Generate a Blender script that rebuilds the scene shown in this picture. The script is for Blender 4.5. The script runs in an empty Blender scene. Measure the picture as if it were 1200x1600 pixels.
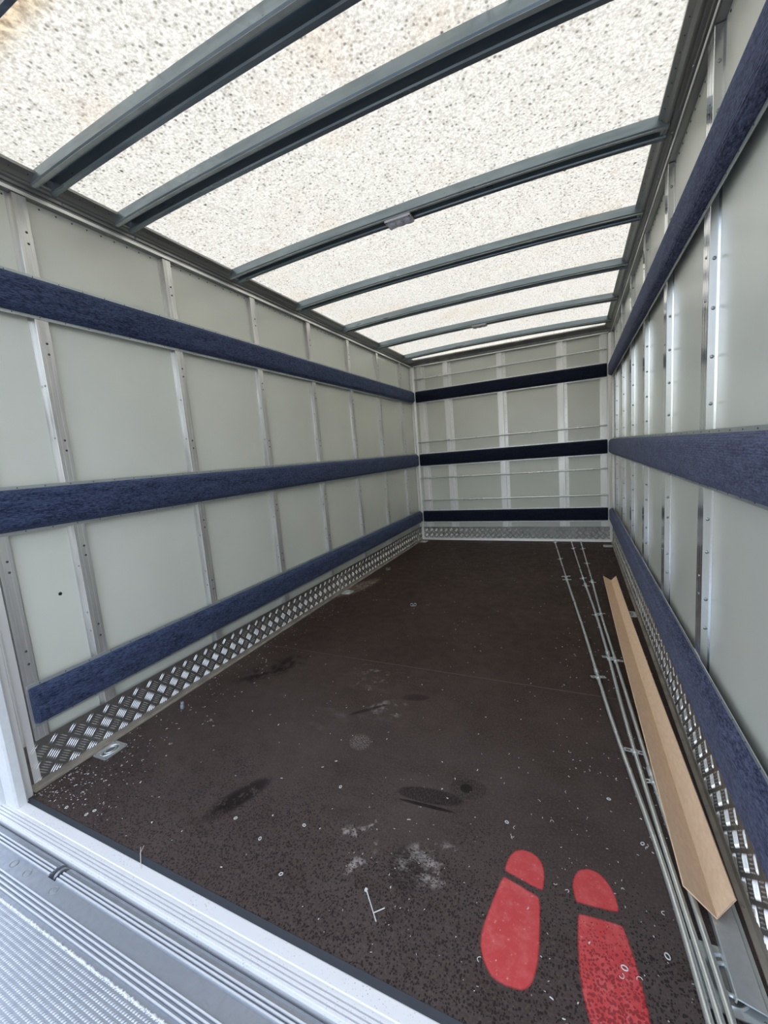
import bpy, math, random
from mathutils import Vector, Matrix
random.seed(7)
scene = bpy.context.scene
C = scene.collection

# ---------------------------------------------------------------- camera, sky, sun, exposure
YAW, PITCH, ROLL, FPX = 0.4441, -0.1344, -0.0818, 638.86
fw = Vector((-math.sin(YAW)*math.cos(PITCH), math.cos(YAW)*math.cos(PITCH), math.sin(PITCH)))
rt = Vector((math.cos(YAW), math.sin(YAW), 0)); up = rt.cross(fw)
r2 = rt*math.cos(ROLL)+up*math.sin(ROLL); u2 = up*math.cos(ROLL)-rt*math.sin(ROLL)
cd = bpy.data.cameras.new('camera'); cam = bpy.data.objects.new('camera', cd); C.objects.link(cam)
m = Matrix((r2, u2, -fw)).transposed().to_4x4(); m.translation = (1.8448, -0.6148, 1.1232)
cam.matrix_world = m
cd.sensor_fit = 'VERTICAL'; cd.sensor_height = 36; cd.lens = FPX/1600*36; cd.clip_start = 0.02
scene.camera = cam
world = bpy.data.worlds.new('world'); scene.world = world; world.use_nodes = True
wn = world.node_tree.nodes; wl = world.node_tree.links
for n in list(wn): wn.remove(n)
wo = wn.new('ShaderNodeOutputWorld'); wb = wn.new('ShaderNodeBackground'); sk = wn.new('ShaderNodeTexSky')
sk.sky_type = 'NISHITA'; sk.sun_disc = False; sk.sun_elevation = math.radians(50); sk.sun_rotation = math.radians(20)
sk.air_density = 1.0; sk.dust_density = 3.0; sk.ozone_density = 1.0
hs = wn.new('ShaderNodeHueSaturation'); hs.inputs['Saturation'].default_value = 0.50   # thin high cloud over the blue
wl.new(sk.outputs[0], hs.inputs['Color']); wl.new(hs.outputs[0], wb.inputs[0]); wl.new(wb.outputs[0], wo.inputs[0])
wb.inputs[1].default_value = 0.37
sd = bpy.data.lights.new('sun', 'SUN'); sun = bpy.data.objects.new('sun', sd); C.objects.link(sun)
sd.energy = 2.0; sd.angle = math.radians(12); sd.color = (1, .95, .86)
sun.rotation_euler = Vector((0.10, 0.62, 0.78)).to_track_quat('Z', 'Y').to_euler()
scene.view_settings.view_transform = 'Standard'; scene.view_settings.look = 'None'
scene.view_settings.gamma = 1; scene.view_settings.use_curve_mapping = False
scene.view_settings.exposure = 0.80

# ---------------------------------------------------------------- materials
class N:
    def __init__(s, name):
        s.m = bpy.data.materials.new(name); s.m.use_nodes = True; s.t = s.m.node_tree
        s.b = s.t.nodes['Principled BSDF']; s.o = s.t.nodes['Material Output']
        s.tc = s.t.nodes.new('ShaderNodeTexCoord')
    def n(s, ty, **k):
        x = s.t.nodes.new(ty)
        for a, v in k.items():
            if hasattr(x, a): setattr(x, a, v)
            else: x.inputs[a.replace('_', ' ')].default_value = v
        return x
    def l(s, a, b): s.t.links.new(a, b)
    def pos(s, scale=(1, 1, 1)):
        g = s.n('ShaderNodeNewGeometry'); mp = s.n('ShaderNodeMapping'); mp.inputs['Scale'].default_value = scale
        s.l(g.outputs['Position'], mp.inputs[0]); return mp.outputs[0]
    def noise(s, scale, vec, detail=4, rough=.55):
        x = s.n('ShaderNodeTexNoise'); x.inputs['Scale'].default_value = scale; x.inputs['Detail'].default_value = detail
        x.inputs['Roughness'].default_value = rough; s.l(vec, x.inputs['Vector']); return x.outputs[0]
    def voro(s, scale, vec, feature='F1', out='Distance', rnd=1):
        x = s.n('ShaderNodeTexVoronoi'); x.feature = feature; x.inputs['Scale'].default_value = scale
        x.inputs['Randomness'].default_value = rnd; s.l(vec, x.inputs['Vector']); return x.outputs[out]
    def ramp(s, v, a, b, lo=0., hi=1.):
        x = s.n('ShaderNodeMapRange'); x.interpolation_type = 'SMOOTHSTEP'
        x.inputs['From Min'].default_value = a; x.inputs['From Max'].default_value = b
        x.inputs['To Min'].default_value = lo; x.inputs['To Max'].default_value = hi
        s.l(v, x.inputs['Value']); return x.outputs[0]
    def math(s, op, a, b=None):
        x = s.n('ShaderNodeMath'); x.operation = op
        for i, v in enumerate((a, b)):
            if v is None: continue
            if isinstance(v, (int, float)): x.inputs[i].default_value = v
            else: s.l(v, x.inputs[i])
        return x.outputs[0]
    def mix(s, f, a, b):
        x = s.n('ShaderNodeMix'); x.data_type = 'RGBA'
        for i, v in ((0, f), (6, a), (7, b)):
            if isinstance(v, (int, float)): x.inputs[i].default_value = v
            elif isinstance(v, tuple): x.inputs[i].default_value = (*v, 1)
            else: s.l(v, x.inputs[i])
        return x.outputs[2]
    def bump(s, h, st, dist=.002):
        x = s.n('ShaderNodeBump'); x.inputs['Strength'].default_value = st; x.inputs['Distance'].default_value = dist
        s.l(h, x.inputs['Height']); s.l(x.outputs[0], s.b.inputs['Normal'])
    def setc(s, c):
        if isinstance(c, tuple): s.b.inputs['Base Color'].default_value = (*c, 1)
        else: s.l(c, s.b.inputs['Base Color'])

def metal(name, c, rough, c2=None, met=1., st=(1, 1, 1), sc=30, lo=.35, hi=.75):
    q = N(name); q.b.inputs['Metallic'].default_value = met
    v = q.noise(sc, q.pos(st))
    q.setc(q.mix(q.ramp(v, lo, hi), c, c2 or tuple(k*.7 for k in c)))
    q.l(q.ramp(v, .3, .8, rough*.8, rough*1.25), q.b.inputs['Roughness'])
    return q.m

M = {}
M['alu'] = metal('mill_aluminium', (.78, .775, .75), .36, (.56, .555, .53), .72, (1, 1, .12), 26)
M['alu_bright'] = metal('pale_aluminium', (.96, .95, .92), .38, (.90, .89, .86), .45, (1, 1, .2), 14)
M['alu_gloss'] = metal('glossy_stud_aluminium', (.86, .87, .87), .17, (.78, .79, .79), .92, (1, 1, .1), 20)
M['rail_grey'] = metal('grey_rail_metal', (.34, .345, .335), .38, (.26, .26, .25), .75, (1, .1, 1), 12)
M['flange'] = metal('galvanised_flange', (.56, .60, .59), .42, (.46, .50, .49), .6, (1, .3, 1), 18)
M['galv'] = metal('galvanised_steel', (.76, .80, .79), .35, (.64, .68, .68), .7, (1, 1, 1), 30)
M['pole'] = metal('pole_steel', (.80, .83, .81), .30, (.70, .73, .71), .75, (.3, .3, .3), 12)
M['bow'] = metal('bow_steel', (.27, .325, .355), .34, (.20, .25, .28), .7, (.15, 1, 1), 22)
M['sill'] = metal('highlight_aluminium', (.88, .89, .90), .5, (.80, .82, .84), .25, (1, 1, 1), 90, .25, .5)  # pale metal for the painted highlights on platform ribs and deck edge
M['bump'] = metal('bump_aluminium', (.62, .65, .69), .4, (.5, .53, .57), .6)
M['platform'] = metal('platform_aluminium', (.40, .43, .475), .42, (.355, .385, .43), .6, (1, 1, 1), 60)
M['rivet'] = metal('rivet_steel', (.42, .44, .44), .3, None, .9)
M['screw'] = metal('dark_screw', (.09, .09, .09), .5, None, .6)
def plain(name, c, r, spec=.5):
    q = N(name); v = q.noise(40, q.pos()); q.setc(q.mix(v, c, tuple(k*.82 for k in c)))
    q.b.inputs['Roughness'].default_value = r; q.b.inputs['Specular IOR Level'].default_value = spec; return q.m
M['rail_blue'] = metal('blue_grey_channel', (.16, .20, .27), .45, None, .5)
q = N('sill_paint'); v = q.voro(150, q.pos()); k_ = q.noise(6, q.pos())
q.setc(q.mix(q.math('MULTIPLY', q.ramp(v, .08, .22, 1, 0), q.ramp(k_, .42, .6)), (.90, .91, .92), (.38, .38, .39)))
q.b.inputs['Roughness'].default_value = .5; q.b.inputs['Metallic'].default_value = .2; M['sill_tread'] = q.m
M['white'] = plain('white_paint', (.80, .82, .83), .35)
M['black'] = plain('black_rubber', (.05, .06, .075), .55)
M['navy'] = plain('navy_paint', (.02, .03, .06), .5)
M['seam'] = plain('seam_filler', (.075, .055, .05), .5)
M['dark'] = plain('dark_recess', (.012, .012, .013), .6)
M['lens'] = plain('clear_led_lens', (.66, .66, .72), .18, .8)
M['plastic'] = plain('grey_plastic', (.30, .34, .38), .4)
M['chip'] = plain('pale_swarf', (.78, .77, .74), .4)
M['twig'] = plain('pale_twig', (.78, .72, .66), .7)
M['asphalt'] = plain('asphalt', (.13, .13, .13), .9)

# wall sheets
q = N('wall_sheet')
v = q.noise(2.2, q.pos()); g = q.noise(180, q.pos((1, 1, .3)))
q.setc(q.mix(q.ramp(v, .3, .7), (.735, .75, .67), (.69, .705, .63)))
q.b.inputs['Roughness'].default_value = .29; q.b.inputs['Specular IOR Level'].default_value = .6
q.bump(q.math('ADD', q.math('MULTIPLY', g, .12), q.math('MULTIPLY', q.noise(5, q.pos()), 1.)), .25, .004)
M['sheet'] = q.m
# carpet pad: needle felt with fine ribs along its length (ribs run along x or y, stacked in z)
def carpet(name, c, c2, axis):
    q = N(name); p = q.pos()
    st = (1, .25, 1) if axis == 'y' else (.25, 1, 1)
    n1 = q.noise(260, q.pos(st), 3, .7); n2 = q.noise(38, q.pos(st), 4, .7)
    f = q.math('ADD', q.math('MULTIPLY', n1, .7), q.math('MULTIPLY', n2, .28))
    q.setc(q.mix(q.ramp(f, .33, .68), c, c2))
    w = q.n('ShaderNodeTexWave'); w.bands_direction = 'Z'; w.inputs['Scale'].default_value = 48
    w.inputs['Distortion'].default_value = .8; w.inputs['Detail Scale'].default_value = 4; q.l(p, w.inputs['Vector'])
    q.bump(q.math('ADD', w.outputs[1], q.math('MULTIPLY', n1, 1.4)), .55, .0025)
    q.b.inputs['Roughness'].default_value = .92; q.b.inputs['Specular IOR Level'].default_value = .2
    q.b.inputs['Sheen Weight'].default_value = .22; q.b.inputs['Sheen Roughness'].default_value = .45
    q.b.inputs['Sheen Tint'].default_value = (.55, .62, .9, 1)
    return q.m
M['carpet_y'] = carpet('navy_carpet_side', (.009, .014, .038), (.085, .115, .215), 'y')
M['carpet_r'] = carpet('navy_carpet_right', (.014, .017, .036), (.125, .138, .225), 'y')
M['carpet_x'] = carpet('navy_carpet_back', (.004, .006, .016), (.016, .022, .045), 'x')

# translucent roof sheet, dirty on top: mottled with lichen dots
q = N('roof_sheet'); p = q.pos()
warp = q.n('ShaderNodeMix'); warp.data_type = 'VECTOR'; warp.inputs[0].default_value = .012
nz = q.n('ShaderNodeTexNoise'); nz.inputs['Scale'].default_value = 14; q.l(p, nz.inputs['Vector']); q.l(p, warp.inputs[4]); q.l(nz.outputs[1], warp.inputs[5])
wp = warp.outputs[1]
cell = q.voro(62, wp); blot = q.noise(3.2, p, 5); fine = q.noise(120, wp, 3, .7); fib = q.noise(46, wp, 3, .6)
cs = q.n('ShaderNodeSeparateColor'); q.l(q.voro(62, wp, out='Color'), cs.inputs[0])
dots = q.math('MULTIPLY', q.math('MULTIPLY', q.ramp(cell, .16, .42, 1, 0), q.ramp(cs.outputs[0], .15, .6, .2, 1)), q.ramp(fib, .36, .58, .25, 1))
big = q.math('MULTIPLY', q.ramp(q.voro(11, wp), .05, .085, 1, 0), q.ramp(q.noise(2.7, p), .42, .5))
col = q.mix(q.ramp(fine, .32, .68), (.54, .53, .49), (.79, .785, .755))
col = q.mix(q.math('MULTIPLY', dots, .85), col, (.25, .24, .21))
col = q.mix(q.math('MULTIPLY', q.ramp(blot, .52, .72), .22), col, (.62, .52, .42))
col = q.mix(q.math('MULTIPLY', big, .8), col, (.12, .10, .08))
sx = q.n('ShaderNodeSeparateXYZ'); q.l(p, sx.inputs[0])
# brown algae film along the door-side edge of the roof
edge = q.math('MULTIPLY', q.ramp(sx.outputs[1], .10, .17, 1, 0), q.ramp(sx.outputs[0], .85, 1.3, 1, 0))
col = q.mix(q.math('MULTIPLY', edge, .62), col, q.mix(q.ramp(fib, .35, .6), (.30, .22, .13), (.75, .66, .50)))
tr = q.n('ShaderNodeBsdfTranslucent'); df = q.n('ShaderNodeBsdfDiffuse'); mx = q.n('ShaderNodeMixShader'); mx.inputs[0].default_value = .30
q.l(col, tr.inputs[0]); q.l(col, df.inputs[0]); q.l(tr.outputs[0], mx.inputs[1]); q.l(df.outputs[0], mx.inputs[2]); q.l(mx.outputs[0], q.o.inputs[0])
M['roof'] = q.m

# floor: film-faced plywood, damp, speckled with drops, dust and scuffs
q = N('floor_plywood'); p = q.pos(); sx = q.n('ShaderNodeSeparateXYZ'); q.l(p, sx.inputs[0]); X, Y = sx.outputs[0], sx.outputs[1]
warp = q.n('ShaderNodeMix'); warp.data_type = 'VECTOR'; warp.inputs[0].default_value = .02
nz = q.n('ShaderNodeTexNoise'); nz.inputs['Scale'].default_value = 22; q.l(p, nz.inputs['Vector']); q.l(p, warp.inputs[4]); q.l(nz.outputs[1], warp.inputs[5]); wp = warp.outputs[1]
n_big = q.noise(2.6, p, 6, .65); n_mid = q.noise(14, p, 5, .7); n_f = q.noise(140, p, 3, .7); n_l = q.noise(9, q.pos((.35, 1, 1)), 5, .7)
def bleed(a, b): return q.ramp(Y, a, b)
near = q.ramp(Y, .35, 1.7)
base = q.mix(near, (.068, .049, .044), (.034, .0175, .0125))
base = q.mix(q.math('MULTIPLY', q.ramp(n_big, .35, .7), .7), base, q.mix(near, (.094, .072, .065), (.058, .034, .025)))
base = q.mix(q.math('MULTIPLY', q.ramp(n_l, .45, .75), .5), base, (.040, .024, .017))
base = q.mix(q.math('MULTIPLY', q.ramp(n_f, .45, .75), .45), base, (.15, .125, .115))
def spot(cx, cy, rx, ry, ang=0, soft=.5):
    a = q.math('ADD', X, -cx); b = q.math('ADD', Y, -cy); c, s = math.cos(ang), math.sin(ang)
    u = q.math('DIVIDE', q.math('ADD', q.math('MULTIPLY', a, c), q.math('MULTIPLY', b, s)), rx)
    w = q.math('DIVIDE', q.math('ADD', q.math('MULTIPLY', b, c), q.math('MULTIPLY', a, -s)), ry)
    d = q.math('ADD', q.math('MULTIPLY', u, u), q.math('MULTIPLY', w, w))
    return q.ramp(d, 1-soft, 1+soft*.3, 1, 0)
def add(*v):
    r = v[0]
    for k in v[1:]: r = q.math('MAXIMUM', r, k)
    return r
# pale dusty scuffs and prints
sc = add(q.math('MULTIPLY', spot(1.46, .30, .10, .07, .5), q.ramp(n_mid, .50, .62)),
         q.math('MULTIPLY', spot(1.24, .30, .07, .12, .2), q.ramp(n_mid, .55, .66)),
         q.math('MULTIPLY', spot(1.045, .67, .045, .05, .7), q.ramp(q.noise(150, q.pos((1, 2.2, 1))), .50, .62)),
         q.math('MULTIPLY', spot(1.05, .88, .12, .08, .7), q.math('MULTIPLY', q.ramp(n_mid, .50, .68), .7)),
         q.math('MULTIPLY', spot(.92, .95, .4, .35, .7, .9), q.math('MULTIPLY', q.ramp(n_l, .52, .74), .25)),
         q.math('MULTIPLY', spot(.85, 1.12, .12, .14, .7), q.math('MULTIPLY', q.ramp(n_mid, .52, .70), .55)))
base = q.mix(q.math('MULTIPLY', sc, .8), base, (.40, .35, .32))
# dark wet scuffs: smear, heel print, boot sole, curved drag
w1 = q.math('MULTIPLY', spot(.775, .29, .045, .13, -.42, .8), q.ramp(q.noise(26, q.pos((1, 1, 1)), 5, .8), .38, .5))
w2 = q.math('MULTIPLY', spot(1.39, .515, .115, .032, .12, .3), q.ramp(q.noise(90, q.pos((3, 1, 1))), .4, .55, .35, .9))
w3 = spot(1.495, .585, .022, .020, 0, .3)
w4 = q.math('MULTIPLY', spot(1.50, .585, .065, .045, .2, .3), q.ramp(q.noise(100, q.pos((3, 1, 1))), .45, .55, 0, .6))
w5 = q.math('MULTIPLY', spot(1.41, .27, .06, .07, .2, .5), q.ramp(q.noise(80, q.pos((1, 3, 1))), .4, .6, .15, .8))
w6 = q.math('MULTIPLY', spot(1.425, .165, .009, .085, -.28, .8), q.ramp(n_mid, .4, .6, .1, .6))
w7 = q.math('MULTIPLY', spot(.98, .87, .10, .012, .75, .6), .8)
w8 = q.math('MULTIPLY', spot(1.15, 1.02, .07, .03, .3, .6), .6)
w9 = q.math('MULTIPLY', spot(.30, 1.05, .10, .22, -.5, .9), q.ramp(n_mid, .4, .6))
w10 = spot(1.39, .475, .10, .007, .06, .4)
base = q.mix(q.math('MULTIPLY', add(w1, w2, w3, w4, w5, w6, w7, w8, w9, w10), .85), base, (.008, .005, .005))
# sawdust worn patch beside the left wall
sp = q.math('MULTIPLY', spot(.09, 2.42, .09, .30, -.25, .6), q.ramp(q.noise(22, p, 5, .8), .40, .60))
base = q.mix(q.math('MULTIPLY', sp, .85), base, (.30, .23, .165))
dirt = q.math('MULTIPLY', q.ramp(X, .0, .20, 1, 0), q.ramp(n_mid, .45, .62)); base = q.mix(q.math('MULTIPLY', dirt, .35), base, (.12, .095, .075))
# drops of water, thick near the door
dens = q.math('ADD', q.ramp(Y, .0, .95, .62, -.06), q.math('MULTIPLY', q.math('ADD', q.noise(3.4, p, 3), -.5), 1.0))
r = q.math('MULTIPLY', q.ramp(dens, 0, .62, 0, .52), 1.0)
def rnd_cell(sc_):
    x = q.n('ShaderNodeSeparateColor'); q.l(q.voro(sc_, wp, out='Color'), x.inputs[0]); return x.outputs[0]
drop = add(q.math('LESS_THAN', q.voro(190, wp), q.math('MULTIPLY', r, q.ramp(rnd_cell(190), .1, .9, .15, 1.))),
           q.math('LESS_THAN', q.voro(120, wp), q.math('MULTIPLY', r, q.ramp(rnd_cell(120), .3, 1, .0, .8))),
           q.math('LESS_THAN', q.voro(62, wp), q.math('MULTIPLY', r, q.ramp(rnd_cell(62), .5, 1, .0, .30))))
drop = q.math('MULTIPLY', drop, .78)
base = q.mix(drop, base, (.010, .006, .0065))
q.setc(base)
q.l(q.math('ADD', q.ramp(n_mid, .3, .7, .50, .68), q.math('MULTIPLY', drop, -.18)), q.b.inputs['Roughness'])
q.b.inputs['Specular IOR Level'].default_value = .2
mesh_b = q.voro(230, q.pos((1, 1, 1)), rnd=.15)
q.bump(q.math('ADD', q.math('MULTIPLY', mesh_b, .5), q.math('MULTIPLY', n_f, .5)), .25, .001)
M['floor'] = q.m
DROP = (105, 52)

# red stencil paint, feathered rim, with the same drops on it
q = N('red_paint'); p = q.pos(); sx = q.n('ShaderNodeSeparateXYZ'); q.l(p, sx.inputs[0]); X, Y = sx.outputs[0], sx.outputs[1]
warp = q.n('ShaderNodeMix'); warp.data_type = 'VECTOR'; warp.inputs[0].default_value = .02
nz = q.n('ShaderNodeTexNoise'); nz.inputs['Scale'].default_value = 22; q.l(p, nz.inputs['Vector']); q.l(p, warp.inputs[4]); q.l(nz.outputs[1], warp.inputs[5]); wp = warp.outputs[1]
cell = q.voro(165, wp)
dn = q.math('ADD', q.ramp(Y, .10, .40, .60, .12), q.ramp(X, 1.72, 1.86, -.45, .12))
drop = q.math('LESS_THAN', cell, q.ramp(dn, 0, .7, 0, .5))
c = q.mix(q.ramp(q.noise(30, p, 5, .7), .4, .75), (.62, .055, .060), (.72, .125, .125))
c = q.mix(q.math('MULTIPLY', drop, .75), c, (.22, .012, .018))
c = q.mix(q.math('MULTIPLY', q.ramp(q.noise(120, p, 3), .66, .72), .5), c, (.75, .45, .42))
q.setc(c); q.b.inputs['Roughness'].default_value = .42
at = q.n('ShaderNodeAttribute'); at.attribute_name = 'cover'
q.l(q.math('MINIMUM', q.math('MULTIPLY', q.ramp(q.math('ADD', at.outputs[2], q.math('MULTIPLY', q.math('ADD', q.noise(90, p, 3), -.5), .35)), .1, .9), .95), 1.), q.b.inputs['Alpha'])
M['red'] = q.m

# cardboard
q = N('cardboard'); n1 = q.noise(120, q.pos((1, .3, 1))); n2 = q.noise(9, q.pos((1, .35, 1)), 4, .7)
q.setc(q.mix(q.ramp(n1, .3, .7), (.85, .62, .42), (.78, .55, .36)))
c = q.mix(q.ramp(n1, .3, .7), (.85, .62, .42), (.78, .55, .36)); c = q.mix(q.ramp(n2, .68, .74, 0, .45), c, (.20, .13, .08)); q.setc(c)
q.b.inputs['Roughness'].default_value = .85; M['card'] = q.m
# tread plate: dark grimy ground, bright bars
M['tread_ground'] = metal('tread_plate_ground', (.25, .235, .22), .5, (.165, .155, .145), .7, (1, .5, 1), 30)
M['tread_bar'] = metal('tread_plate_bar', (.84, .83, .81), .3, (.70, .69, .67), .8, (1, 1, 1), 30)
M['tread_clean'] = metal('tread_plate_clean', (.34, .34, .33), .42, (.26, .26, .25), .5, (1, .5, 1), 12)
M['angle'] = metal('grimy_angle', (.48, .44, .38), .5, (.30, .27, .23), .5, (1, .4, 1), 24)

# ---------------------------------------------------------------- mesh helpers
class MB:
    def __init__(s): s.v = []; s.f = []
    def add(s, vs, fs):
        o = len(s.v); s.v += [tuple(x) for x in vs]; s.f += [tuple(i+o for i in f) for f in fs]; return s
    def box(s, a, b, bev=0):
        (x0, y0, z0), (x1, y1, z1) = a, b
        if bev <= 0:
            return s.add([(x0, y0, z0), (x1, y0, z0), (x1, y1, z0), (x0, y1, z0), (x0, y0, z1), (x1, y0, z1), (x1, y1, z1), (x0, y1, z1)],
                         [(0, 3, 2, 1), (4, 5, 6, 7), (0, 1, 5, 4), (1, 2, 6, 5), (2, 3, 7, 6), (3, 0, 4, 7)])
        # chamfered box: octagon rings in z
        def ring(i, z): return [(x0+i+bev, y0+i, z), (x1-i-bev, y0+i, z), (x1-i, y0+i+bev, z), (x1-i, y1-i-bev, z), (x1-i-bev, y1-i, z), (x0+i+bev, y1-i, z), (x0+i, y1-i-bev, z), (x0+i, y0+i+bev, z)]
        return s.rings([ring(bev, z0), ring(0, z0+bev), ring(0, z1-bev), ring(bev, z1)])
    def rings(s, rs, cap=True, closed=True):
        k = len(rs[0]); vs = [p for r in rs for p in r]; fs = []
        for i in range(len(rs)-1):
            for j in range(k if closed else k-1):
                a, b = i*k+j, i*k+(j+1) % k; fs.append((a, b, b+k, a+k))
        if cap: fs.append(tuple(range(k-1, -1, -1))); fs.append(tuple((len(rs)-1)*k+j for j in range(k)))
        return s.add(vs, fs)
    def tube(s, pts, r, k=10, cap=True):
        pts = [Vector(p) for p in pts]; rs = []
        for i, p in enumerate(pts):
            d = (pts[min(i+1, len(pts)-1)]-pts[max(i-1, 0)]).normalized()
            u = d.cross(Vector((0, 0, 1)));
            if u.length < .01: u = d.cross(Vector((1, 0, 0)))
            u.normalize(); w = u.cross(d); rr = r[i] if isinstance(r, (list, tuple)) else r
            rs.append([p+(u*math.cos(2*math.pi*j/k)+w*math.sin(2*math.pi*j/k))*rr for j in range(k)])
        return s.rings(rs, cap)
    def dome(s, p, n, r, h, k=8):
        p = Vector(p); n = Vector(n).normalized(); u = n.cross(Vector((0, 0, 1)))
        if u.length < .01: u = Vector((1, 0, 0))
        u.normalize(); w = u.cross(n)
        rs = [[p+(u*math.cos(2*math.pi*j/k)+w*math.sin(2*math.pi*j/k))*r*a+n*h*b for j in range(k)] for a, b in ((1, -.2), (1, .25), (.75, .75), (.3, 1))]
        return s.rings(rs)
    def torus(s, c, rx, ry, t, z=0, k=24, kk=6, ang=0, tilt=0, a0=0, a1=2*math.pi):
        full = abs(a1-a0-2*math.pi) < 1e-6; n = k if full else k+1; rs = []
        M_ = Matrix.Rotation(ang, 3, 'Z') @ Matrix.Rotation(tilt, 3, 'X')
        for i in range(n):
            a = a0+(a1-a0)*i/k; d = Vector((math.cos(a)*rx, math.sin(a)*ry, 0)); o = Vector((math.cos(a), math.sin(a), 0))
            rs.append([Vector(c)+M_ @ (d+o*t*math.cos(2*math.pi*j/kk)+Vector((0, 0, t*math.sin(2*math.pi*j/kk)))) for j in range(kk)])
        if full: rs.append(rs[0]); return s.rings(rs, cap=False)
        return s.rings(rs)
    def build(s, name, mat, parent=None, smooth=False, kind=None, label=None):
        me = bpy.data.meshes.new(name); me.from_pydata(s.v, [], s.f); me.materials.append(mat)
        import bmesh
        b = bmesh.new(); b.from_mesh(me); bmesh.ops.recalc_face_normals(b, faces=b.faces)
        if smooth:
            for f in b.faces: f.smooth = True
            for e in b.edges:
                if len(e.link_faces) == 2 and e.calc_face_angle(0) > .7: e.smooth = False
        b.to_mesh(me); b.free()
        return link(name, me, parent, kind, label)
def link(name, me, parent=None, kind=None, label=None):
    o = bpy.data.objects.new(name, me); C.objects.link(o)
    if parent: o.parent = parent; o.matrix_parent_inverse = parent.matrix_world.inverted()
    if kind: o['kind'] = kind
    if label: o['label'] = label
    return o
def thing(name, label, cat, loc, group=None):
    o = bpy.data.objects.new(name, None); C.objects.link(o); o.empty_display_size = .05
    o.location = loc; o.matrix_world = Matrix.Translation(loc)
    o['label'] = label; o['category'] = cat
    if group: o['group'] = group
    return o
def tag(o, label, cat, group=None):
    o['label'] = label; o['category'] = cat
    if group: o['group'] = group
    return o
def empty_struct(name):
    o = bpy.data.objects.new(name, None); C.objects.link(o); o['kind'] = 'structure'; return o
def sweep(mb, prof, a, b, axis):
    """extrude closed profile (pairs) from a to b along 'x' or 'y'. profile pair = (other horizontal coordinate, z)"""
    if axis == 'y': rs = [[(h, t, z) for h, z in prof] for t in (a, b)]
    else: rs = [[(t, h, z) for h, z in prof] for t in (a, b)]
    return mb.rings(rs)

W, D, H = 2.2, 4.39, 2.19
DEP = .024                     # stud depth: stud face sits on x=0 / x=W / y=D, sheets behind
S0, DS = .354, .6093
studs = [S0+DS*i for i in range(7)]
ZT = 2.19

# ---------------------------------------------------------------- structure: ground, floor, walls, roof
g = MB().box((-15, -15, -1.25), (17, 19, -1.15)).build('ground', M['asphalt'], kind='structure')
fl = MB().box((-.05, .018, -.16), (W+.05, D+.05, -.022)).build('floor', M['dark'], kind='structure')
seams = [.018, 1.272, 2.50, 4.00, D+.03]
seams = [.018, 1.272, 4.00, D+.03]
for a, b in zip(seams[:-1], seams[1:]):
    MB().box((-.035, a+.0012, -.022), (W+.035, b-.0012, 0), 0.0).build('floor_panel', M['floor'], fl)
# slightly raised sealed seam lip
for y in (1.272, 4.00):
    MB().box((.0, y-.003, -.001), (W, y+.003, .0008)).build('seam_strip', M['seam'], fl)

def stud_mesh(side, c, z0, z1, w=.045):
    lp = .036 if side == 'b' else .012
    """hat section stud; side 'l','r','b'. flat face toward the room, two webs, lips on the sheet, shallow grooves in the face"""
    h = w/2; e = .0016
    prof = [(-h-.012, DEP), (-h-.012, DEP-e), (-h, DEP-e), (-h, .001), (-h+.001, 0), (-h*.45, 0), (-h*.45, .0008), (-h*.35, .0008), (-h*.35, 0),
            (h*.35, 0), (h*.35, .0008), (h*.45, .0008), (h*.45, 0), (h-.001, 0), (h, .001), (h, DEP-e), (h+lp, DEP-e), (h+lp, DEP)]
    def P(t, d, z):
        if side == 'l': return (-d, c+t, z)
        if side == 'r': return (W+d, c+t, z)
        return (c+t, D+d, z)
    mb = MB(); mb.rings([[P(t, d, z) for t, d in prof] for z in (z0, z1)])
    return mb
def rivets_on(side, c, zs, r=.0045, h=.0025, face=True, w=.045):
    mb = MB()
    for z in zs:
        if face:
            p, n = {'l': ((0, c, z), (1, 0, 0)), 'r': ((W, c, z), (-1, 0, 0)), 'b': ((c, D, z), (0, -1, 0))}[side]
        else:
            p, n = {'l': ((-DEP*.5, c-w/2, z), (0, -1, 0)), 'r': ((W+DEP*.5, c-w/2, z), (0, -1, 0)), 'b': ((c+w/2+.02, D+DEP-.0016, z), (0, -1, 0))}[side]
        mb.dome(p, n, r, h)
    return mb

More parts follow.
